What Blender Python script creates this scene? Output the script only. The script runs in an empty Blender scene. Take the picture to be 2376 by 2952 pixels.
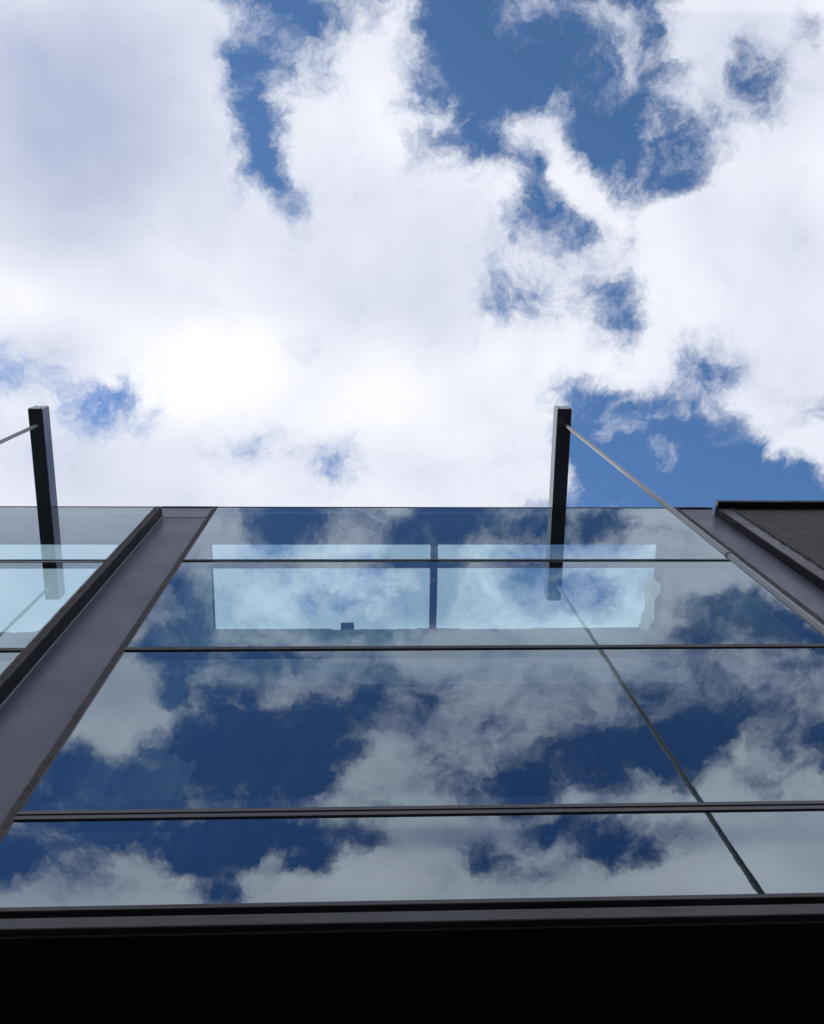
import bpy, bmesh, math, random
import numpy as np
from mathutils import Matrix, Vector
random.seed(7)
S = bpy.context.scene
R_ = math.radians

# ------------------------------------------------------------------ camera
EYE = 1.6                       # eye height above the pavement
DIST = 2.2                      # eye to the glass plane (glass plane is Y = 0)
SRC_F, SRC_W, SRC_H = 2630.7, 2376.0, 2952.0
cam_d = bpy.data.cameras.new('camera')
cam = bpy.data.objects.new('camera', cam_d)
S.collection.objects.link(cam)
S.camera = cam
_a, _b, _c = R_(165.0619), R_(-10.2218), R_(-9.7896)
CAM_R = (Matrix.Rotation(_b, 3, 'Z') @ Matrix.Rotation(_a, 3, 'X') @ Matrix.Rotation(_c, 3, 'Z'))
cam.matrix_world = Matrix.Translation((0, -DIST, EYE)) @ CAM_R.to_4x4()
cam_d.sensor_fit = 'VERTICAL'
cam_d.sensor_height = 24.0
cam_d.lens = 24.0 * SRC_F / SRC_H
cam_d.clip_start = 0.05
cam_d.clip_end = 5000
S.render.resolution_x, S.render.resolution_y = 824, 1024

# ------------------------------------------------------------------ view, sun
S.view_settings.view_transform = 'Standard'
S.view_settings.look = 'None'
S.view_settings.exposure = 0.0
S.view_settings.gamma = 1.0
S.render.engine = 'CYCLES'
S.cycles.max_bounces = 10
S.cycles.transparent_max_bounces = 24

SUN_TO = Vector((-0.66, 0.24, 0.71)).normalized()      # towards the sun
sun_d = bpy.data.lights.new('sun', 'SUN')
sun_d.energy = 2.6
sun_d.angle = R_(6)
sun_d.color = (1.0, 0.95, 0.88)
sun = bpy.data.objects.new('sun', sun_d)
sun.rotation_euler = SUN_TO.to_track_quat('Z', 'Y').to_euler()
S.collection.objects.link(sun)

# ------------------------------------------------------------------ sky with broken cloud
# The cloud cover is a low-rank product of curves over the flat cloud layer (x/z, y/z),
# roughened by fractal noise.
U0, U1, V0, V1 = -0.85, 0.85, -0.90, 0.55
NU = 170
K = SRC_F / SRC_W * 1735.0      # focal length for a 1735 px wide picture
Rm = np.array(CAM_R)

def to_pic(u, v):
    """cloud layer position -> where it is seen (directly, or mirrored by the glass)."""
    mir = v < -0.262
    d = np.stack([u, np.where(mir, -v, v), np.ones_like(u)], -1) @ Rm
    z = np.minimum(d[..., 2], -1e-3)
    return 867.5 + K * d[..., 0] / -z, 1078 - K * d[..., 1] / -z, mir

# (x, y, rx, ry, turn, strength): clear gaps, seen directly
GAPS = [
 (600,50,85,75,0,.75),(690,40,42,60,0,.8),(520,150,45,60,0,1),(475,120,30,60,0,.6),(530,250,42,80,-8,.95),(555,345,42,55,-25,1),
 (598,400,20,28,-35,1),(622,440,8,26,0,.8),(560,20,60,50,0,.8),(640,140,40,45,0,.55),
 (1040,165,150,165,0,1),(1160,140,130,110,0,1),(1260,120,60,75,0,1),(930,50,62,70,0,1),(1000,30,90,60,0,.9),(950,270,50,50,30,.9),
 (1030,315,80,30,15,.85),(1240,300,55,85,-15,1),(1125,360,24,62,-20,.95),(1320,290,85,85,0,.85),(1410,320,90,80,0,.8),(1445,375,50,40,-30,1),
 (1330,400,60,30,25,.7),(1300,190,30,60,0,.8),(1385,70,22,95,0,.85),(1410,170,35,40,0,.7),(1200,230,60,50,0,1),(1370,240,60,50,0,.7),
 (1585,150,38,65,-15,.7),(1625,225,45,40,20,.7),(1560,210,45,35,0,.45),(1700,50,30,60,0,.35),(1690,180,30,20,0,.3),
 (1128,430,22,50,-10,.85),(1095,480,18,30,0,.75),(1225,450,46,26,40,.85),(1258,488,22,22,0,.8),(1165,490,35,30,0,.5),(1320,470,25,16,30,.5),
 (1045,645,30,22,0,.6),(1140,648,12,12,0,.75),(1030,590,30,20,0,.35),(1250,610,20,26,0,.85),(1300,645,40,40,30,.8),(1300,695,42,26,20,.8),(1340,620,16,14,0,.7),
 (1010,740,30,20,0,.25),(1190,835,55,35,0,.6),(1255,825,50,20,0,.8),(1350,850,80,28,0,.75),(1420,835,55,30,0,.85),(1475,775,38,42,-20,.7),(1455,735,22,16,0,.5),(1550,830,30,22,0,.6),
 (1290,960,95,115,0,1),(1400,905,110,55,0,1),(1460,930,90,90,0,1),(1560,960,80,70,0,1),(1600,1035,170,65,0,1),(1250,1035,55,40,0,.9),(1440,1040,120,60,0,1),(1540,870,50,40,0,.85),
 (1722,860,16,40,0,.7),(1700,1040,70,45,0,1),(1380,1020,120,60,0,1),(1690,1080,70,45,0,1),
 (0,715,16,16,0,.8),(45,790,65,40,-20,.48),(20,760,35,40,0,.4),(240,826,56,16,0,.7),(208,862,32,50,10,.65),(292,868,30,34,0,.45),
 (1180,490,120,100,0,.51),(1100,620,110,60,0,.47),(1290,660,70,80,0,.54),(1485,790,80,80,0,.54),(600,90,110,120,0,.49),(1340,860,150,40,0,.54),(1260,420,90,60,30,.49),
 (120,800,130,50,10,.3),(240,850,90,70,0,.49),(880,230,50,110,0,.44),(1400,180,60,120,0,.49),(1590,190,80,90,0,.49),(1560,880,120,60,0,.54),(540,260,80,160,0,.44),(620,430,30,50,0,.49),(1150,340,60,90,0,.44),(560,950,120,50,0,.25),(780,30,60,40,0,.4),(1190,1220,120,90,0,.62),(1420,1200,90,90,0,.6),(720,1240,160,60,0,.5),(560,1180,60,60,0,.4),(1260,1110,150,60,0,.9),(-140,880,120,90,0,.4),
 (545,935,50,26,20,.45),(695,970,75,50,0,.42),(640,700,26,60,0,.16),(110,850,60,60,0,.25),(70,1000,120,60,0,.12),
]
# cloud inside the gaps
PUFFS = [
 (1125,270,40,30,15,.9),(1165,300,45,42,45,1),(1200,355,40,45,50,1),(1235,410,50,40,30,.95),(1285,455,60,40,30,.95),(968,105,9,15,-10,.4),(1000,108,8,16,-20,.35),(1020,168,14,16,0,.4),
 (895,125,22,10,0,.7),(915,235,22,40,-30,.6),(580,110,18,50,10,.4),(545,190,50,14,20,.35),(1180,250,40,20,30,.7),
 (1285,905,24,10,20,.6),(1340,905,14,24,-40,.5),(1375,945,30,28,30,.7),(1410,970,28,14,20,.55),(1365,990,12,22,0,.35),
 (1640,880,48,75,-10,1),(1590,830,60,50,0,.9),(1728,996,18,20,0,.95),(1380,860,16,30,20,.5),(1650,950,30,26,0,.8),(1300,865,25,12,0,.4),
 (1385,285,9,40,0,.25),(1330,300,8,30,20,.3),(1430,420,20,14,0,.6),
]
# the same, as mirrored by the glass
GAPS_M = [
 (590,1105,62,52,0,.9),(530,1095,40,35,0,.6),(640,1100,38,40,0,.8),(790,1088,70,16,0,.5),(915,1110,95,60,0,.9),(1095,1125,65,50,0,.6),(1150,1092,60,25,0,.7),
 (1285,1100,60,36,0,.8),(1200,1110,40,40,0,.6),(980,1090,60,30,0,.8),(900,1170,110,40,0,.8),
 (390,1290,46,85,0,.8),(330,1330,46,50,0,.6),(450,1235,50,40,0,.6),(560,1230,60,40,0,.35),(885,1240,60,70,0,.8),(1120,1235,75,60,0,.7),(1000,1290,50,30,0,.3),(700,1270,60,40,0,.6),(560,1310,80,30,0,.6),(1540,1310,95,45,15,.85),(1640,1300,60,45,20,.9),(1690,1320,60,35,20,.9),
 (1470,1345,60,25,0,.7),(1260,1240,40,40,0,.4),(400,1370,100,30,0,.8),
 (385,1430,36,70,0,1),(440,1470,55,42,0,.9),(560,1395,110,14,0,.8),(560,1600,180,105,0,1),(640,1640,90,60,0,1),(470,1600,100,100,0,1),(650,1530,75,70,0,1),(670,1630,50,60,0,1),(400,1610,50,80,0,.9),
 (855,1425,55,26,0,.7),(775,1470,40,34,0,.85),(720,1490,40,50,0,.9),(925,1480,30,22,0,.85),(870,1495,30,20,0,.6),(765,1530,34,34,0,.7),(905,1610,45,45,0,.35),(800,1410,80,16,0,.6),
 (150,1650,70,60,0,.85),(260,1650,110,62,0,.85),(90,1690,70,40,0,.9),(340,1640,60,70,0,.8),(290,1700,120,30,0,.9),
 (1120,1650,140,42,-10,.95),(1270,1600,100,66,-15,.95),(1400,1570,100,72,0,1),(1200,1560,70,40,0,.5),(1350,1490,70,50,0,.65),(1100,1500,60,30,0,.3),(1480,1530,60,50,0,.9),(1440,1620,60,40,0,.8),(1150,1535,30,20,0,.5),
 (1550,1495,60,36,0,.7),(1620,1530,50,50,20,.75),(1722,1570,30,70,0,.9),(1570,1410,60,25,0,.4),(1700,1400,60,20,0,.7),(1440,1395,80,20,0,.45),(1680,1480,30,30,0,.5),(860,1560,20,30,0,.4),
 (40,1790,110,55,0,.85),(200,1750,130,38,0,.9),(430,1795,100,64,0,1),(460,1870,32,50,0,.95),(570,1745,140,26,0,1),(650,1790,62,36,0,.95),(740,1765,56,20,0,.9),(120,1870,40,20,0,.4),
 (1005,1822,36,30,0,.8),(1050,1795,40,18,0,.6),(1165,1742,75,20,0,.85),(1225,1735,60,26,0,.8),(1280,1788,44,28,20,.95),(1378,1792,34,36,30,.85),(1320,1765,34,18,0,.5),(330,1750,60,40,0,.9),(1500,1700,1,1,0,.1),
 (735,1318,90,34,0,.9),(850,1480,170,80,0,.45),(1050,1560,130,80,0,.35),(1250,1480,200,60,0,.4),(1560,1430,190,80,0,.45),(500,1440,140,60,0,.4),(200,1690,150,60,0,.4),(1050,1810,120,50,0,.4),(1330,1770,120,50,0,.45),(160,1800,200,60,0,.45),
 (700,1110,160,50,0,.35),(1200,1110,180,50,0,.4),(1000,1260,300,70,0,.35),(950,1640,80,50,0,.4),(1650,1600,90,90,0,.35),(820,1720,60,12,0,.5),(20,1850,40,40,0,.6),
]
PUFFS_M = [
 (480,1490,60,9,5,.6),(425,1455,10,26,-30,.5),(560,1470,50,22,-10,.7),(428,1522,22,8,10,.6),(600,1435,50,28,0,.7),(640,1440,30,30,0,.5),(700,1470,20,30,-20,.4),
 (560,1790,16,36,10,.7),(540,1840,26,26,0,.9),(230,1560,70,40,0,.9),(300,1480,50,80,0,.9),(200,1590,30,16,0,.5),(270,1830,90,34,-10,.9),(380,1865,60,20,0,.7),(280,1780,30,26,0,.7),(150,1850,60,20,0,.5),(210,1690,60,18,0,.35),(335,1640,8,24,-20,.5),
 (770,1640,46,46,0,.9),(820,1590,60,60,0,.9),(880,1540,30,30,0,.6),(1000,1580,60,40,0,.5),(1340,1640,26,12,0,.5),(1450,1460,40,16,0,.4),(600,1860,100,40,0,1),(520,1870,30,30,0,.8),
]
# brightness of the cloud: (x, y, rx, ry, turn, darkening)
GREYS = [(150,250,330,260,0,.20),(60,520,200,120,0,.05),(330,360,160,220,0,.10),(1600,120,200,150,0,.13),(640,480,120,160,0,.09),(820,600,160,120,0,.06),(150,150,320,200,0,.19),(860,450,110,110,0,.10),
 (1560,500,170,130,0,.06),(180,980,160,110,0,.16),(700,970,90,60,0,.10),(70,760,130,80,0,.12),(1190,60,160,70,0,.13),(1450,700,80,90,0,.07),(900,640,70,60,0,.07),(370,600,150,90,0,.05),
 (640,700,60,120,0,.06),(470,980,220,110,0,.03),(1100,560,80,60,0,.05),(1400,560,90,110,0,.04),(1660,800,70,60,0,.05),(250,110,260,120,0,.12)]
GREYS_M = [(1000,1400,900,90,0,.16),(1400,1450,400,90,0,.20),(300,1430,100,120,0,.15),(900,1520,250,60,0,.18),(900,1630,120,70,0,.15),(250,1250,300,140,0,.2),(1100,1760,500,26,0,.25),
 (1050,1850,60,60,0,.08),(1300,1220,240,90,0,.12),(100,1850,120,60,0,.12)]

GLOWS = [(500,790,260,120,-5,.16),(30,620,70,70,0,.14),(660,260,60,100,0,.12),(800,850,160,120,0,.12),(360,1000,90,40,0,.08),(1250,680,120,110,0,.08),(1100,760,120,70,0,.10),(1190,340,60,90,0,.08),(1550,380,140,60,0,.04),(1640,870,60,60,0,.05)]
GLOWS_M = [(230,1560,80,60,0,.08),(850,1600,90,60,0,.14),(720,1850,220,50,0,.14),(1450,1850,300,60,0,.12),(1560,1650,150,60,0,.12)]
def ell(x, y, e, soft=(1.65, .35)):
    cx, cy, rx, ry, t, s = e
    t = math.radians(t); dx, dy = x - cx, y - cy
    a = (dx * math.cos(t) + dy * math.sin(t)) / rx
    b = (-dx * math.sin(t) + dy * math.cos(t)) / ry
    d = np.sqrt(a * a + b * b)
    g = np.clip((soft[0] - d) / (soft[0] - soft[1]), 0, 1)
    return s * g * g * (3 - 2 * g)   # smooth falloff

def cover_maps():
    uu = np.linspace(U0, U1, NU); vv = np.linspace(V0, V1, NU)
    U, V = np.meshgrid(uu, vv, indexing='ij')
    X, Y, M = to_pic(U, V)
    F = np.ones_like(U); G = np.full_like(U, .90)
    for m, gaps, puffs, greys in ((False, GAPS, PUFFS, GREYS), (True, GAPS_M, PUFFS_M, GREYS_M)):
        keep = np.ones_like(U); g2 = np.zeros_like(U); gr = np.zeros_like(U)
        k = 1.22 if m else 1.03
        for e in gaps: keep = np.minimum(keep, 1 - ell(X, Y, (e[0], e[1], e[2] * k, e[3] * k, e[4], e[5])))
        f = keep
        for e in puffs: f = np.maximum(f, ell(X, Y, e))
        for e in greys: gr = np.maximum(gr, ell(X, Y, e, (1.6, .2)))
        F = np.where(M == m, f, F); gl = np.zeros_like(U)
        for e in (GLOWS if not m else GLOWS_M): gl = np.maximum(gl, ell(X, Y, e, (1.6, .2)))
        G = np.where(M == m, 0.885 - gr * 1.25 + gl, G)
    k = np.exp(-np.linspace(-2, 2, 5) ** 2 / 1.6); k /= k.sum()
    for ax in (0, 1):
        P_ = np.pad(F, [(2, 2) if a == ax else (0, 0) for a in (0, 1)], mode='edge')
        F = sum(k[i] * np.take(P_, range(i, i + NU), axis=ax) for i in range(5))
    return uu, vv, F * 1.56 - .19, G

UU, VV, F_, G_ = cover_maps()
w = bpy.data.worlds.new("World"); S.world = w; w.use_nodes = True
wt = w.node_tree; wt.nodes.clear()

class NT:
    """tiny helper around a node tree"""
    def __init__(s, t): s.t = t
    def n(s, kind, **kw):
        nd = s.t.nodes.new(kind)
        for k, v in kw.items(): setattr(nd, k, v)
        return nd
    def put(s, sock, v):
        if isinstance(v, bpy.types.NodeSocket): s.t.links.new(v, sock)
        elif v is not None: sock.default_value = v
    def math(s, op, a, b=None, c=None, clamp=False):
        nd = s.n('ShaderNodeMath', operation=op); nd.use_clamp = clamp
        s.put(nd.inputs[0], a); s.put(nd.inputs[1], b)
        if c is not None: s.put(nd.inputs[2], c)
        return nd.outputs[0]
    def vec(s, op, a, b=None, scale=None):
        nd = s.n('ShaderNodeVectorMath', operation=op)
        s.put(nd.inputs[0], a)
        if b is not None: s.put(nd.inputs[1], b)
        if scale is not None: s.put(nd.inputs['Scale'], scale)
        return nd.outputs['Value'] if op in ('DOT_PRODUCT', 'LENGTH', 'DISTANCE') else nd.outputs['Vector']
    def comb(s, x, y, z):
        nd = s.n('ShaderNodeCombineXYZ')
        for i, v in enumerate((x, y, z)): s.put(nd.inputs[i], v)
        return nd.outputs[0]
    def noise(s, v, scale, detail=4, rough=.55, dist=0.0, colour=False):
        nd = s.n('ShaderNodeTexNoise'); s.put(nd.inputs['Vector'], v)
        nd.inputs['Scale'].default_value = scale; nd.inputs['Detail'].default_value = detail
        nd.inputs['Roughness'].default_value = rough; nd.inputs['Distortion'].default_value = dist
        return nd.outputs['Color' if colour else 'Fac']
    def smooth(s, v, a, b, c=0.0, d=1.0, mode='SMOOTHSTEP'):
        nd = s.n('ShaderNodeMapRange', interpolation_type=mode)
        for i, q in enumerate((v, a, b, c, d)): s.put(nd.inputs[i], q)
        return nd.outputs[0]
    def mix(s, f, a, b, blend='MIX'):
        nd = s.n('ShaderNodeMix', data_type='RGBA', blend_type=blend)
        s.put(nd.inputs[0], f); s.put(nd.inputs[6], a); s.put(nd.inputs[7], b)
        return nd.outputs[2]

W = NT(wt)
tc = W.n('ShaderNodeTexCoord')
sep = W.n('ShaderNodeSeparateXYZ'); wt.links.new(tc.outputs['Generated'], sep.inputs[0])
zz = W.math('MAXIMUM', sep.outputs[2], 0.06)
pu = W.math('DIVIDE', sep.outputs[0], zz); pv = W.math('DIVIDE', sep.outputs[1], zz)
P = W.comb(pu, pv, 0.0)

def curve_product(pos, field, rank, lo):
    """field(u, v) ~ sum_k a_k(u) b_k(v), each a_k and b_k one curve"""
    m = field - lo
    A, s_, Bt = np.linalg.svd(m, full_matrices=False)
    sp = W.n('ShaderNodeSeparateXYZ'); W.put(sp.inputs[0], pos)
    u = W.smooth(sp.outputs[0], U0, U1, -1.0, 1.0, 'LINEAR'); v = W.smooth(sp.outputs[1], V0, V1, -1.0, 1.0, 'LINEAR')
    U3 = W.comb(u, u, u); V3 = W.comb(v, v, v)
    total = None
    for k in range(0, rank, 3):
        outs, gains = [], []
        for inp, vecs in ((U3, A.T), (V3, Bt)):
            nd = W.n('ShaderNodeVectorCurve'); mp = nd.mapping; mp.use_clip = True
            g = []
            for c in range(3):
                y = vecs[k + c]; q = np.abs(y).max() + 1e-9; g.append(q); y = y / q
                cu = mp.curves[c]; xs = np.linspace(-1, 1, len(y))
                cu.points[0].location = (-1, float(y[0])); cu.points[-1].location = (1, float(y[-1]))
                for i in range(1, len(y) - 1): cu.points.new(float(xs[i]), float(y[i]))
            mp.update(); W.put(nd.inputs['Vector'], inp)
            outs.append(nd.outputs[0]); gains.append(np.array(g))
        gg = gains[0] * gains[1] * s_[k:k + 3]
        pr = W.vec('MULTIPLY', outs[0], outs[1])
        dt = W.vec('DOT_PRODUCT', pr, tuple(float(t) for t in gg))
        total = dt if total is None else W.math('ADD', total, dt)
    return W.math('ADD', total, lo)

# ragged edges: the layer position is pushed about by noise of several sizes
w1 = W.vec('SCALE', W.vec('SUBTRACT', W.noise(P, 9.0, 2, .5, colour=True), (.5, .5, .5)), scale=.060)
w2 = W.vec('SCALE', W.vec('SUBTRACT', W.noise(P, 26.0, 9, .66, colour=True), (.5, .5, .5)), scale=.046)
PW = W.vec('ADD', P, W.vec('ADD', w1, w2))
cover = curve_product(PW, F_, 36, 0.5)
bright = curve_product(P, G_, 6, 0.8)
fb = W.noise(PW, 17.0, 12, .68, .25)
fb2 = W.noise(P, 5.0, 5, .5, .5)
calm = W.smooth(cover, .75, 1.3, 2.9, 1.7)                 # thick cloud is smoother than its edges
dens = W.math('ADD', cover, W.math('MULTIPLY', W.math('SUBTRACT', fb, .5), calm))
thick = W.smooth(dens, .06, 1.28)
sky = W.n('ShaderNodeTexSky', sky_type='NISHITA'); sky.sun_disc = False
sky.sun_elevation = math.asin(SUN_TO.z); sky.sun_rotation = math.atan2(SUN_TO.x, SUN_TO.y)
sky.air_density = 1.0; sky.dust_density = 0.2; sky.ozone_density = 2.0
SKY_GAIN = (.92, 1.22, 1.45, 1)
glow_v = W.smooth(pv, -.75, .35, .70, 1.38, 'LINEAR')      # the sky is paler towards the sun's side
deep = W.smooth(pv, -.80, -.25, 0.0, 1.0, 'LINEAR')         # and deeper blue away from it
gain = W.mix(deep, (.72, 1.20, 1.80, 1), SKY_GAIN)
blue = W.vec('SCALE', W.mix(1.0, sky.outputs[0], gain, 'MULTIPLY'), scale=glow_v)
# cloud light: white where bright, lavender grey where thick
bb = W.math('ADD', bright, W.math('MULTIPLY', W.math('SUBTRACT', fb2, .5), .42))
bb = W.math('ADD', bb, W.math('MULTIPLY', W.math('SUBTRACT', fb, .5), .10))
shade = W.smooth(bb, .55, 1.05, 0, 1, 'LINEAR')
cloud = W.mix(shade, (4.6, 5.2, 7.0, 1), (10.2, 10.3, 10.8, 1))
out = W.mix(thick, blue, cloud)
bg = W.n('ShaderNodeBackground'); W.put(bg.inputs[0], out); bg.inputs[1].default_value = 0.1
wo = W.n('ShaderNodeOutputWorld'); wt.links.new(bg.outputs[0], wo.inputs[0])

# ------------------------------------------------------------------ materials
def mat(name):
    m = bpy.data.materials.new(name); m.use_nodes = True
    m.node_tree.nodes.clear(); return m, NT(m.node_tree)

def metal_paint(name, col, rough=.45, metallic=0.0, wear=.25, scale=30, bump=.15, spec=.5):
    m, N = mat(name)
    o = N.n('ShaderNodeTexCoord').outputs['Object']
    n1 = N.noise(o, scale, 6, .6); n2 = N.noise(o, scale * .12, 3, .5)
    k = N.math('ADD', N.math('MULTIPLY', N.math('SUBTRACT', n1, .5), wear), N.math('MULTIPLY', N.math('SUBTRACT', n2, .5), wear * 1.4))
    k = N.math('ADD', k, 1.0)
    c = N.vec('SCALE', tuple(col), scale=k)
    b = N.n('ShaderNodeBsdfPrincipled'); N.put(b.inputs['Base Color'], c)
    b.inputs['Metallic'].default_value = metallic
    b.inputs['Specular IOR Level'].default_value = spec
    N.put(b.inputs['Roughness'], N.smooth(n2, .3, .7, rough * .8, rough * 1.2))
    if bump:
        bp = N.n('ShaderNodeBump'); bp.inputs['Strength'].default_value = bump; bp.inputs['Distance'].default_value = .002
        N.put(bp.inputs['Height'], n1); N.put(b.inputs['Normal'], bp.outputs[0])
    out = N.n('ShaderNodeOutputMaterial'); N.put(out.inputs[0], b.outputs[0])
    return m

def rough_mat(name, c1, c2, scale, bump=.6, dist=.01, rough=.85):
    m, N = mat(name)
    o = N.n('ShaderNodeTexCoord').outputs['Object']
    n1 = N.noise(o, scale, 8, .65); n2 = N.noise(o, scale * .2, 4, .6)
    f = N.smooth(N.math('ADD', N.math('MULTIPLY', n1, .5), N.math('MULTIPLY', n2, .5)), .38, .62)
    b = N.n('ShaderNodeBsdfPrincipled'); N.put(b.inputs['Base Color'], N.mix(f, (*c1, 1), (*c2, 1)))
    b.inputs['Roughness'].default_value = rough
    bp = N.n('ShaderNodeBump'); bp.inputs['Strength'].default_value = bump; bp.inputs['Distance'].default_value = dist
    N.put(bp.inputs['Height'], n1); N.put(b.inputs['Normal'], bp.outputs[0])
    out = N.n('ShaderNodeOutputMaterial'); N.put(out.inputs[0], b.outputs[0])
    return m

def glass_mat(name, tint, base, gain, reflect=(.92, .97, 1.0), wave=.5):
    m, N = mat(name)
    g = N.n('ShaderNodeNewGeometry').outputs['Position']
    sp = N.n('ShaderNodeSeparateXYZ'); N.put(sp.inputs[0], g)
    p = N.comb(sp.outputs[0], 0.0, N.math('MULTIPLY', sp.outputs[2], .22))
    h = N.noise(p, 9.0, 2, .5)
    h2 = N.noise(p, 60.0, 2, .5)
    bp = N.n('ShaderNodeBump'); bp.inputs['Strength'].default_value = wave; bp.inputs['Distance'].default_value = .0010
    N.put(bp.inputs['Height'], N.math('ADD', h, N.math('MULTIPLY', h2, .12)))
    gl = N.n('ShaderNodeBsdfGlossy'); gl.inputs['Color'].default_value = (*reflect, 1); gl.inputs['Roughness'].default_value = 0.0
    N.put(gl.inputs['Normal'], bp.outputs[0])
    tr = N.n('ShaderNodeBsdfTransparent'); tr.inputs['Color'].default_value = (*tint, 1)
    fr = N.n('ShaderNodeFresnel'); fr.inputs['IOR'].default_value = 1.5
    dirt = N.smooth(N.noise(g, 3.0, 6, .6), .3, .8, .94, 1.04)
    fac = N.math('MULTIPLY', N.math('MULTIPLY_ADD', fr.outputs[0], gain, base), dirt)
    mx = N.n('ShaderNodeMixShader'); N.put(mx.inputs[0], fac); N.put(mx.inputs[1], tr.outputs[0]); N.put(mx.inputs[2], gl.outputs[0])
    res = mx.outputs[0]
    if base > .1:                                   # a thin film of dust, in faint runs down the pane
        run = N.noise(N.comb(N.math('MULTIPLY', sp.outputs[0], 14.0), 0.0, N.math('MULTIPLY', sp.outputs[2], .7)), 1.0, 7, .65)
        spots = N.noise(g, 70.0, 3, .6)
        film = N.math('ADD', N.smooth(run, .45, .75, .004, .032), N.smooth(spots, .68, .74, 0.0, .05))
        df = N.n('ShaderNodeBsdfDiffuse'); df.inputs['Color'].default_value = (.6, .6, .58, 1)
        m2 = N.n('ShaderNodeMixShader'); N.put(m2.inputs[0], film); N.put(m2.inputs[1], res); N.put(m2.inputs[2], df.outputs[0])
        res = m2.outputs[0]
    out = N.n('ShaderNodeOutputMaterial'); N.put(out.inputs[0], res)
    return m

M_GLASS = glass_mat('coated_glass', (.60, .755, .80), .295, .72, (.78, .91, 1.0), .22)
M_GBACK = glass_mat('glass_inner_face', (.95, .98, .98), .02, .0)
M_SKYL = glass_mat('skylight_glass', (.93, .97, .97), .04, .0)
M_FRAME = metal_paint('grey_frame_paint', (.075, .073, .088), .45, wear=.5)
M_CAPP = metal_paint('upper_panel_paint', (.16, .16, .195), .4, wear=.10, scale=14, bump=.03)
def sill_mat():
    m, N = mat('weathered_sill_paint')
    o = N.n('ShaderNodeTexCoord').outputs['Object']
    sp = N.n('ShaderNodeSeparateXYZ'); N.put(sp.inputs[0], o)
    p = N.comb(N.math('MULTIPLY', sp.outputs[0], 2.5), N.math('MULTIPLY', sp.outputs[1], 30.0), N.math('MULTIPLY', sp.outputs[2], 90.0))
    a = N.noise(p, 1.0, 7, .65); f = N.noise(o, 45.0, 5, .6); g = N.noise(o, 2.0, 3, .5)
    crack = N.smooth(a, .33, .40)
    k = N.math('ADD', N.math('MULTIPLY', f, .35), N.math('MULTIPLY', g, .5))
    c = N.mix(N.smooth(k, .28, .58), (.038, .038, .046, 1), (.074, .075, .090, 1))
    c = N.mix(crack, (.016, .014, .016, 1), c)
    b = N.n('ShaderNodeBsdfPrincipled'); N.put(b.inputs['Base Color'], c); b.inputs['Roughness'].default_value = .6
    bp = N.n('ShaderNodeBump'); bp.inputs['Strength'].default_value = .5; bp.inputs['Distance'].default_value = .003
    N.put(bp.inputs['Height'], N.math('ADD', a, N.math('MULTIPLY', f, .3))); N.put(b.inputs['Normal'], bp.outputs[0])
    N.put(N.n('ShaderNodeOutputMaterial').inputs[0], b.outputs[0])
    return m
M_SILL = sill_mat()
M_BLOCKER = metal_paint('matt_black_blocker', (.008, .008, .009), 1.0, wear=.2, spec=0.0, bump=0)  # no gloss: for the added strips that kill sun glint inside the frame
M_EDGE = rough_mat('weathered_sealant', (.026, .026, .030), (.065, .063, .068), 70, .8, .004)
M_PANEL = metal_paint('grey_panel_paint', (.086, .092, .135), .42, wear=.10, scale=14, bump=.03)
M_FIN = metal_paint('dark_fin_paint', (.014, .018, .027), .6, wear=.2, spec=.25)
M_LIP = metal_paint('bare_lip', (.20, .23, .28), .4, wear=.2)
M_BLACK = metal_paint('black_soffit', (.020, .024, .030), .8, wear=.3, spec=.1)
M_TRANS = metal_paint('dark_transom_paint', (.022, .020, .022), .5, wear=.3)
M_BEAM = metal_paint('beam_paint', (.085, .092, .12), .20, wear=.12, scale=20, bump=.05)
M_CAP = metal_paint('aluminium_cap', (.50, .56, .54), .45, wear=.15)
M_SCREW = metal_paint('dark_screw', (.03, .03, .035), .5, wear=.1)
M_ROD = metal_paint('steel_rod', (.21, .225, .25), .4, metallic=.0, wear=.02, scale=2, bump=0)
M_CLAD = rough_mat('rough_cladding', (.048, .043, .047), (.085, .078, .083), 40, .5, .004)
M_PLASTER = rough_mat('old_plaster', (.26, .32, .26), (.48, .54, .46), 5, .6, .02)
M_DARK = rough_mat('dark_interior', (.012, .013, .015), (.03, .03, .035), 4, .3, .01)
M_SHEET = rough_mat('white_sheet', (.62, .72, .68), (.78, .84, .80), 7, .3, .01)
M_PAVE = rough_mat('asphalt', (.016, .016, .016), (.03, .03, .029), 30, .5, .004)
M_BRICKC = rough_mat('chimney_brick', (.010, .014, .020), (.02, .025, .03), 30, .8, .01)
M_PAPER = rough_mat('paper', (.6, .6, .55), (.75, .75, .7), 8, .1, .002)

# ------------------------------------------------------------------ mesh helpers
def link(name, bm, m, parent=None, bevel=0.0):
    me = bpy.data.meshes.new(name)
    if bevel: bmesh.ops.bevel(bm, geom=list(bm.edges), offset=bevel, segments=1, affect='EDGES', clamp_overlap=True)
    bmesh.ops.recalc_face_normals(bm, faces=bm.faces)
    bm.to_mesh(me); bm.free()
    for q in (m if isinstance(m, (list, tuple)) else [m]): me.materials.append(q)
    o = bpy.data.objects.new(name, me); S.collection.objects.link(o)
    if parent: o.parent = parent; o.matrix_parent_inverse = Matrix.Translation(parent.matrix_world.translation if False else o.parent.location).inverted() if o.parent.parent is None else Matrix.Identity(4)
    return o

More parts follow.
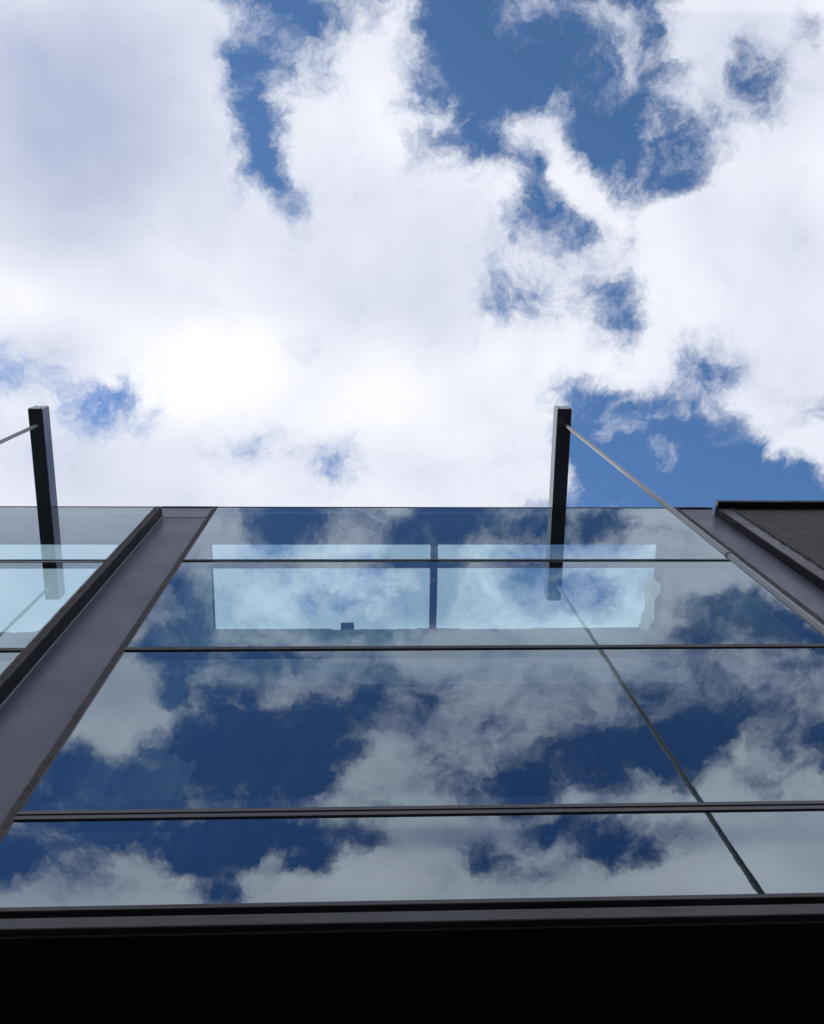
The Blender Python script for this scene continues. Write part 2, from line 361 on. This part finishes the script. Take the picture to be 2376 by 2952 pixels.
def box(bm, x0, x1, y0, y1, z0, z1):
    vs = [bm.verts.new(p) for p in ((x0,y0,z0),(x1,y0,z0),(x1,y1,z0),(x0,y1,z0),(x0,y0,z1),(x1,y0,z1),(x1,y1,z1),(x0,y1,z1))]
    for f in ((0,3,2,1),(4,5,6,7),(0,1,5,4),(1,2,6,5),(2,3,7,6),(3,0,4,7)): bm.faces.new([vs[i] for i in f])
    return vs

def boxes(*bs):
    bm = bmesh.new()
    for b in bs: box(bm, *b)
    return bm

def thing(name, label, cat, loc=(0, 0, 0), group=None):
    o = bpy.data.objects.new(name, None); o.location = loc; S.collection.objects.link(o)
    o['label'] = label; o['category'] = cat
    if group: o['group'] = group
    return o

def tag(o, label, cat, group=None):
    o['label'] = label; o['category'] = cat
    if group: o['group'] = group
    return o

def H(z): return z + EYE        # heights measured from the eye

# ------------------------------------------------------------------ ground
bm = bmesh.new(); vs = [bm.verts.new(p) for p in ((-900,-900,0),(900,-900,0),(900,900,0),(-900,900,0))]; bm.faces.new(vs)
o = link('ground', bm, M_PAVE); o['kind'] = 'structure'
o = link('pavement', boxes((-40, 40, -3.6, 1.1, .0, .12)), M_PAVE, bevel=.01); o['kind'] = 'structure'

# ------------------------------------------------------------------ the glass fronted building
TOP, T1, T2, T3, SILL = 8.56, (6.852, 6.882), (5.110, 5.150), (3.372, 3.437), 2.839
BX0, BX1 = -9.0, 3.48
B = thing('glass_building', 'grey metal framed building front of large reflective glass panes seen from below', 'building', (0, 0, 0))

def rough_strip(x0, x1, y0, y1, z0, z1, amp, n=150):
    """upright strip whose front edges are uneven, as sealant squeezed beside a pane"""
    bm = bmesh.new(); rings = []
    for i in range(n + 1):
        z = z0 + (z1 - z0) * i / n
        a = amp * random.uniform(-1, 1); b_ = amp * random.uniform(-1, 1); c = amp * random.uniform(-.6, .6)
        rings.append([bm.verts.new((x0 + a * .3, y1, z)), bm.verts.new((x0 + a, y0 + c, z)), bm.verts.new((x1 + b_, y0 - c, z)), bm.verts.new((x1 + b_ * .3, y1, z))])
    for r, s in zip(rings, rings[1:]):
        for k in range(4): bm.faces.new((r[k], r[(k + 1) % 4], s[(k + 1) % 4], s[k]))
    bm.faces.new(rings[0][::-1]); bm.faces.new(rings[-1])
    return bm

def pane(x0, x1, z0, z1, parent):
    bm = boxes((x0, x1, .0, .012, H(z0), H(z1)))
    c = Vector(((x0 + x1) / 2, .006, H((z0 + z1) / 2)))             # no two panes sit perfectly true
    bmesh.ops.rotate(bm, verts=bm.verts, cent=c, matrix=Matrix.Rotation(R_(random.uniform(-.07, .07)), 3, 'X') @ Matrix.Rotation(R_(random.uniform(-.02, .02)), 3, 'Z'))
    o = link('glass_pane', bm, [M_GLASS, M_GBACK], parent)
    for p in o.data.polygons: p.material_index = 0 if p.normal.y < -.5 else 1
    return o

ROOF_IN = 8.498
def bay(x0, x1, name):
    """one glazed bay: frame > panes and transoms; x0..x1 are the outer frame edges"""
    fw = .048
    bm = boxes((x0, x0 + fw, -.006, .10, H(SILL - .03), H(TOP)),
               (x1 - fw, x1, -.006, .10, H(SILL - .03), H(TOP)),
               (x0 + fw, x1 - fw, -.004, .055, H(TOP - .012), H(TOP)))
    fr = link(name, bm, M_FRAME, B, bevel=.003)
    zs = [SILL, *T3, *T2, *T1, TOP - .012]
    for z0, z1 in ((zs[0], zs[1]), (zs[2], zs[3]), (zs[4], zs[5]), (zs[6], zs[7])):
        pane(x0 + fw, x1 - fw, z0, z1, fr)
    for (z0, z1), dep in ((T1, .057), (T2, .055)):
        link('transom', boxes((x0 + fw - .01, x1 - fw + .01, -.008, .0, H(z0), H(z1)), (x0 + fw, x1 - fw, .0125, dep, H(z0 - .004), H(z1 + .004))), M_TRANS, fr)
    z0, z1 = T3
    link('transom', boxes((x0 + fw - .02, x1 - fw + .02, -.007, .0, H(z0), H(z0 + .022)), (x0 + fw - .02, x1 - fw + .02, -.003, .0, H(z0 + .022), H(z0 + .034)),
                          (x0 + fw - .02, x1 - fw + .02, -.009, .0, H(z0 + .034), H(z0 + .052)), (x0 + fw - .02, x1 - fw + .02, -.004, .0, H(z0 + .052), H(z1)),
                          (x0 + fw, x1 - fw, .0125, .06, H(z0 - .004), H(z1))), M_FRAME, fr)
    for a in (x0 + fw, x1 - fw - .026):
        link('pane_spacer', boxes(*((a, a + .026, .0126, .022, H(q0 + .005), H(q1 - .005)) for q0, q1 in ((T1[1], TOP - .012), (T2[1], T1[0]), (T3[1], T2[0]), (SILL, T3[0])))), M_TRANS, fr)
    for a in (x0 + fw, x1 - fw - .008):  # added black strips, hiding the bright sunlit stripe along the inner frame sides
        link('glint_blocker', boxes((a, a + .008, .0565, .141, H(SILL), H(ROOF_IN))), M_BLOCKER, fr)
    link('edge_sealant', rough_strip(x0 + .008, x0 + fw - .006, -.010, -.002, H(SILL), H(TOP - .02), .0022), M_EDGE, fr)
    link('edge_sealant', rough_strip(x1 - fw + .006, x1 - .008, -.010, -.002, H(SILL), H(TOP - .02), .0022), M_EDGE, fr)
    return fr

main_bay = bay(-1.506, 3.013, 'window_bay')
left_bay = bay(-6.55, -2.008, 'window_bay')

# recessed sheet metal panels between the bays, with the fin, lip and cap beside them
for x0, x1, wide in ((-2.008, -1.506, True), (3.013, 3.4405, False)):
    link('recessed_panel', boxes((x0, x1, .10, .14, H(SILL - .03), H(8.90))), M_PANEL, B)
    link('panel_flashing', boxes((x0 - (.065 if wide else 0), x1, .085, .15, H(8.901), H(8.915))), M_FIN, B)
    if not wide: link('panel_corner', boxes((3.4406, 3.50, .10, .14, H(8.692), H(8.900)), (3.4406, 3.50, .085, .15, H(8.901), H(8.915))), M_PANEL, B)
    if wide: link('panel_cap', boxes((x0 + .03, x1 - .002, .0965, .0995, H(8.535), H(8.60)), (x0 - .065, x1 - .002, .0965, .0995, H(8.60), H(8.90))), M_CAPP, B)
link('dark_fin', boxes((-2.006, -1.994, -.004, .099, H(SILL), H(TOP - .002))), M_FIN, B)
link('panel_lip', boxes((-1.9935, -1.984, .086, .0995, H(SILL), H(TOP - .022))), M_LIP, B, bevel=.002)

# sill in steps, then the black soffit over the set-back ground floor
link('sill', boxes((BX0, BX1, -.020, -.0015, H(SILL - .047), H(SILL - .026)), (BX0, BX1, -.001, .10, H(SILL - .047), H(SILL))), M_SILL, B, bevel=.002)
link('sill_gap', boxes((BX0, BX1, .012, .10, H(SILL - .089), H(SILL - .0475))), M_BLACK, B)
link('fascia', boxes((BX0, BX1, -.026, .10, H(SILL - .146), H(SILL - .0895))), M_SILL, B, bevel=.003)
link('soffit', boxes((BX0, BX1, .0, 1.6, H(SILL - .160), H(SILL - .147))), M_BLACK, B)
link('ground_floor_wall', boxes((BX0, BX1 + 3, 1.3, 1.6, 0.0, H(SILL - .161))), M_BLACK, B)

# inside: a narrow light shaft under a rooflight, dark rooms behind it
ROOF = 8.50
SX0, SX1, SY0, SY1 = -1.53, 2.83, .36, 1.23
link('roof', boxes((-1.505, 3.012, .0555, .1425, H(ROOF), H(ROOF + .05)), (-6.5, -2.009, .0555, .1425, H(ROOF), H(ROOF + .05)), (BX0, BX1, .142, SY0, H(ROOF), H(ROOF + .05)),
                   (-2.10, SX0, SY0, SY1 + .25, H(ROOF + .02), H(ROOF + .05)), (SX1, BX1, SY0, SY1 + .25, H(ROOF + .02), H(ROOF + .05))), M_DARK, B)
link('rooflight_bar', boxes((.588, .66, SY0, SY1, H(ROOF - .02), H(ROOF + .06))), M_TRANS, B)
for a, b_ in ((SX0, .588), (.66, SX1), (-6.4, -2.10)):
    link('rooflight_pane', boxes((a, b_, SY0 - .02, SY1 + .04, H(ROOF + .051), H(ROOF + .059))), M_SKYL, B)

def ragged_wall(x0, x1, y0, y1, z0, ztop, seed, lumps=()):
    rnd = random.Random(seed); bm = bmesh.new(); n = 140; prev = None; h = 0
    for i in range(n + 1):
        x = x0 + (x1 - x0) * i / n
        if rnd.random() < .12: h = rnd.uniform(-.022, .016)
        z = ztop + h + rnd.uniform(-.006, .006)
        for lx, lw, lh in lumps: z += lh * math.exp(-((x - lx) / lw) ** 4)
        c = [bm.verts.new(p) for p in ((x, y0, H(z0)), (x, y0, H(z)), (x, y1, H(z + rnd.uniform(-.01, .01))), (x, y1, H(z0)))]
        if prev:
            for k in range(4): bm.faces.new((prev[k], prev[(k + 1) % 4], c[(k + 1) % 4], c[k]))
        else: bm.faces.new(c)
        prev = c
    bm.faces.new(prev[::-1]); return bm
link('rear_wall', ragged_wall(SX0 - .2, SX1 + .2, SY1 + .001, SY1 + .22, 7.22, ROOF - .01, 3), M_PLASTER, B)
link('rear_wall', ragged_wall(-6.4, -2.1, SY1, SY1 + .22, 7.22, ROOF - .05, 9, ((-2.95, .07, .22), (-3.0, .3, .05))), M_PLASTER, B)
link('shaft_wall', boxes((-1.99, SX0 - .012, .142, SY1, H(3.5), H(ROOF - .001))), M_PLASTER, B)
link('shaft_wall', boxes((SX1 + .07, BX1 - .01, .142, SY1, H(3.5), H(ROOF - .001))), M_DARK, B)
link('interior', boxes((BX0, BX1, 6.0, 6.1, H(3.36), H(7.20)), (BX0, BX1, SY1 + .005, 6.0, H(7.10), H(7.20)), (BX0, BX1, .142, 6.0, H(3.36), H(3.43)),
                       (BX0 - .1, BX0, .142, 6.1, H(3.36), H(ROOF)), (BX1, BX1 + .02, SY1 + .23, 6.1, H(3.36), H(ROOF)),
                       (BX0, BX1, .142, 1.23, H(2.70), H(2.78))), M_DARK, B)

link('floor_edge', boxes((-1.44, 2.95, .075, .10, H(3.446), H(3.625))), M_CAPP, B)
# ------------------------------------------------------------------ neighbouring clad building on the right
Cb = thing('clad_building', 'neighbouring wall of dark rough cladding with black coping at right edge', 'building', (3.45, 0, 0))
link('cladding', boxes((3.58, 9.0, .03, .40, H(-1.0), H(8.62))), M_CLAD, Cb)
link('edge_frame', boxes((3.452, 3.575, .022, .40, H(-1.0), H(8.615))), M_FRAME, Cb, bevel=.003)
link('edge_sealant', rough_strip(3.568, 3.592, .012, .03, H(2.0), H(8.6), .008), M_EDGE, Cb)
link('coping', boxes((3.4415, 9.0, -.045, .42, H(8.622), H(8.69))), M_FIN, Cb, bevel=.004)
link('dark_fin', boxes((3.4415, 3.4515, .024, .139, H(-1.0), H(8.61))), M_FIN, Cb)

# ------------------------------------------------------------------ cantilever beams and hanging rods
def make_beam(x0, x1, ytip, z, label):
    t = thing('cantilever_beam', label, 'beam', ((x0 + x1) / 2, 0, H(z)), 'steel beams jutting out from the top of the glass')
    t_ = t
    link('beam_body', boxes((x0, x1, ytip, .30, H(z), H(z + .185))), M_BEAM, t, bevel=.004)
    cap = link('end_cap', boxes((x0 + .002, x1 - .002, ytip - .006, ytip - .0005, H(z + .002), H(z + .183))), M_CAP, t, bevel=.001)
    for sx in (.022, x1 - x0 - .022):
        for sz in (.024, .160):
            bm = bmesh.new()
            bmesh.ops.create_cone(bm, cap_ends=True, segments=12, radius1=.007, radius2=.005, depth=.006,
                matrix=Matrix.Translation((x0 + sx, ytip - .009, H(z + sz))) @ Matrix.Rotation(R_(90), 4, 'X'))
            s = link('screw', bm, M_SCREW, None); s.parent = cap
    return t
make_beam(1.776, 1.915, -.963, 8.562, 'dark steel beam jutting over the sky, pale side facing left, near right part')
make_beam(-3.171, -3.037, -.93, 8.562, 'dark steel beam above the left window bay, bluish side facing right')

def make_rod(x, y, z1, label, lean=(0.0, 0.0)):
    bm = bmesh.new()
    bmesh.ops.create_cone(bm, cap_ends=True, segments=24, radius1=.0165, radius2=.0165, depth=H(z1), matrix=Matrix.Translation((x, y, H(z1) / 2)))
    bmesh.ops.create_cone(bm, cap_ends=True, segments=24, radius1=.022, radius2=.022, depth=.012, matrix=Matrix.Translation((x, y, H(z1) - .0065)))
    for k in (2.2, 4.6):
        bmesh.ops.create_cone(bm, cap_ends=True, segments=24, radius1=.0190, radius2=.0190, depth=.02, matrix=Matrix.Translation((x, y, H(k))))
    for v in bm.verts:                               # the rod leans a little
        v.co.x += lean[0] * (H(z1) - v.co.z) / H(z1); v.co.y += lean[1] * (H(z1) - v.co.z) / H(z1)
    o = link('hanging_rod', bm, M_ROD)
    for p in o.data.polygons: p.use_smooth = len(p.vertices) == 4
    return tag(o, label, 'rod', 'thin steel rods hanging from the beams')
make_rod(1.872, -.806, 8.561, 'thin pale steel rod running from right beam down along the glass edge', (.125, .13))
make_rod(-3.10, -.78, 8.561, 'thin grey steel rod hanging from the left beam off frame')

# ------------------------------------------------------------------ seen through the glass
ch = thing('chimney', 'small dark square chimney pot on rear wall seen through the glass', 'chimney', (-.23, 1.5, H(8.4)))
link('stack', boxes((-.285, -.18, 1.30, 1.42, H(8.44), H(8.77))), M_BRICKC, ch, bevel=.003)
link('chimney_cap', boxes((-.30, -.165, 1.285, 1.435, H(8.7705), H(8.80))), M_BRICKC, ch, bevel=.003)

def drape(name, x0, y0, x1, y1, z0, z1, folds, amp, m, seed, torn=0.0):
    """hanging cloth between two plan points, folded, with thickness"""
    rnd = random.Random(seed); bm = bmesh.new(); nx, nz = 90, 24; g = []
    L = math.hypot(x1 - x0, y1 - y0); nxv, nyv = -(y1 - y0) / L, (x1 - x0) / L
    ph = rnd.uniform(0, 6)
    for i in range(nx + 1):
        s = i / nx; col = []
        for j in range(nz + 1):
            q = j / nz
            a = amp * (math.sin(s * folds * 6.28 + ph + .4 * math.sin(q * 3)) + .4 * math.sin(s * folds * 14.1 + q)) * (.4 + .6 * (1 - q))
            top = z1 - torn * (.75 * math.sin(s * 2.2) ** 2 + .17 * abs(math.sin(s * 7 + 2 * ph)) + .08 * abs(math.sin(s * 17)))
            col.append(bm.verts.new((x0 + (x1 - x0) * s + nxv * a, y0 + (y1 - y0) * s + nyv * a, H(z0 + (top - z0) * q))))
        g.append(col)
    for i in range(nx):
        for j in range(nz): bm.faces.new((g[i][j], g[i + 1][j], g[i + 1][j + 1], g[i][j + 1]))
    bmesh.ops.solidify(bm, geom=list(bm.faces), thickness=.003)
    o = link(name, bm, m)
    for p in o.data.polygons: p.use_smooth = True
    return o
tag(drape('curtain', -1.38, .22, -1.42, 1.0, 3.6, 6.4, 5, .05, M_SHEET, 2), 'pale folded curtain hanging behind the lower left of the glass', 'curtain')
tag(drape('torn_sheet', 2.74, .62, 2.66, 1.20, 8.05, 8.48, 2, .016, M_SHEET, 5, .16), 'torn white plastic sheet at the right end of the rooflight', 'sheet')
tag(drape('draped_cloth', -1.30, .52, -1.02, .60, 4.1, 5.08, 2, .03, M_SHEET, 11, .25), 'pale greenish cloth hanging beside the curtain behind the glass', 'cloth')
bm = bmesh.new(); vs = [bm.verts.new(p) for p in ((.90,.10,H(4.44)),(1.02,.10,H(4.41)),(1.06,.10,H(4.28)),(.96,.10,H(4.26)))]
bm.faces.new(vs); bmesh.ops.solidify(bm, geom=list(bm.faces), thickness=.002)
tag(link('paper_scrap', bm, M_PAPER), 'small pale paper scrap behind the large middle pane', 'paper')
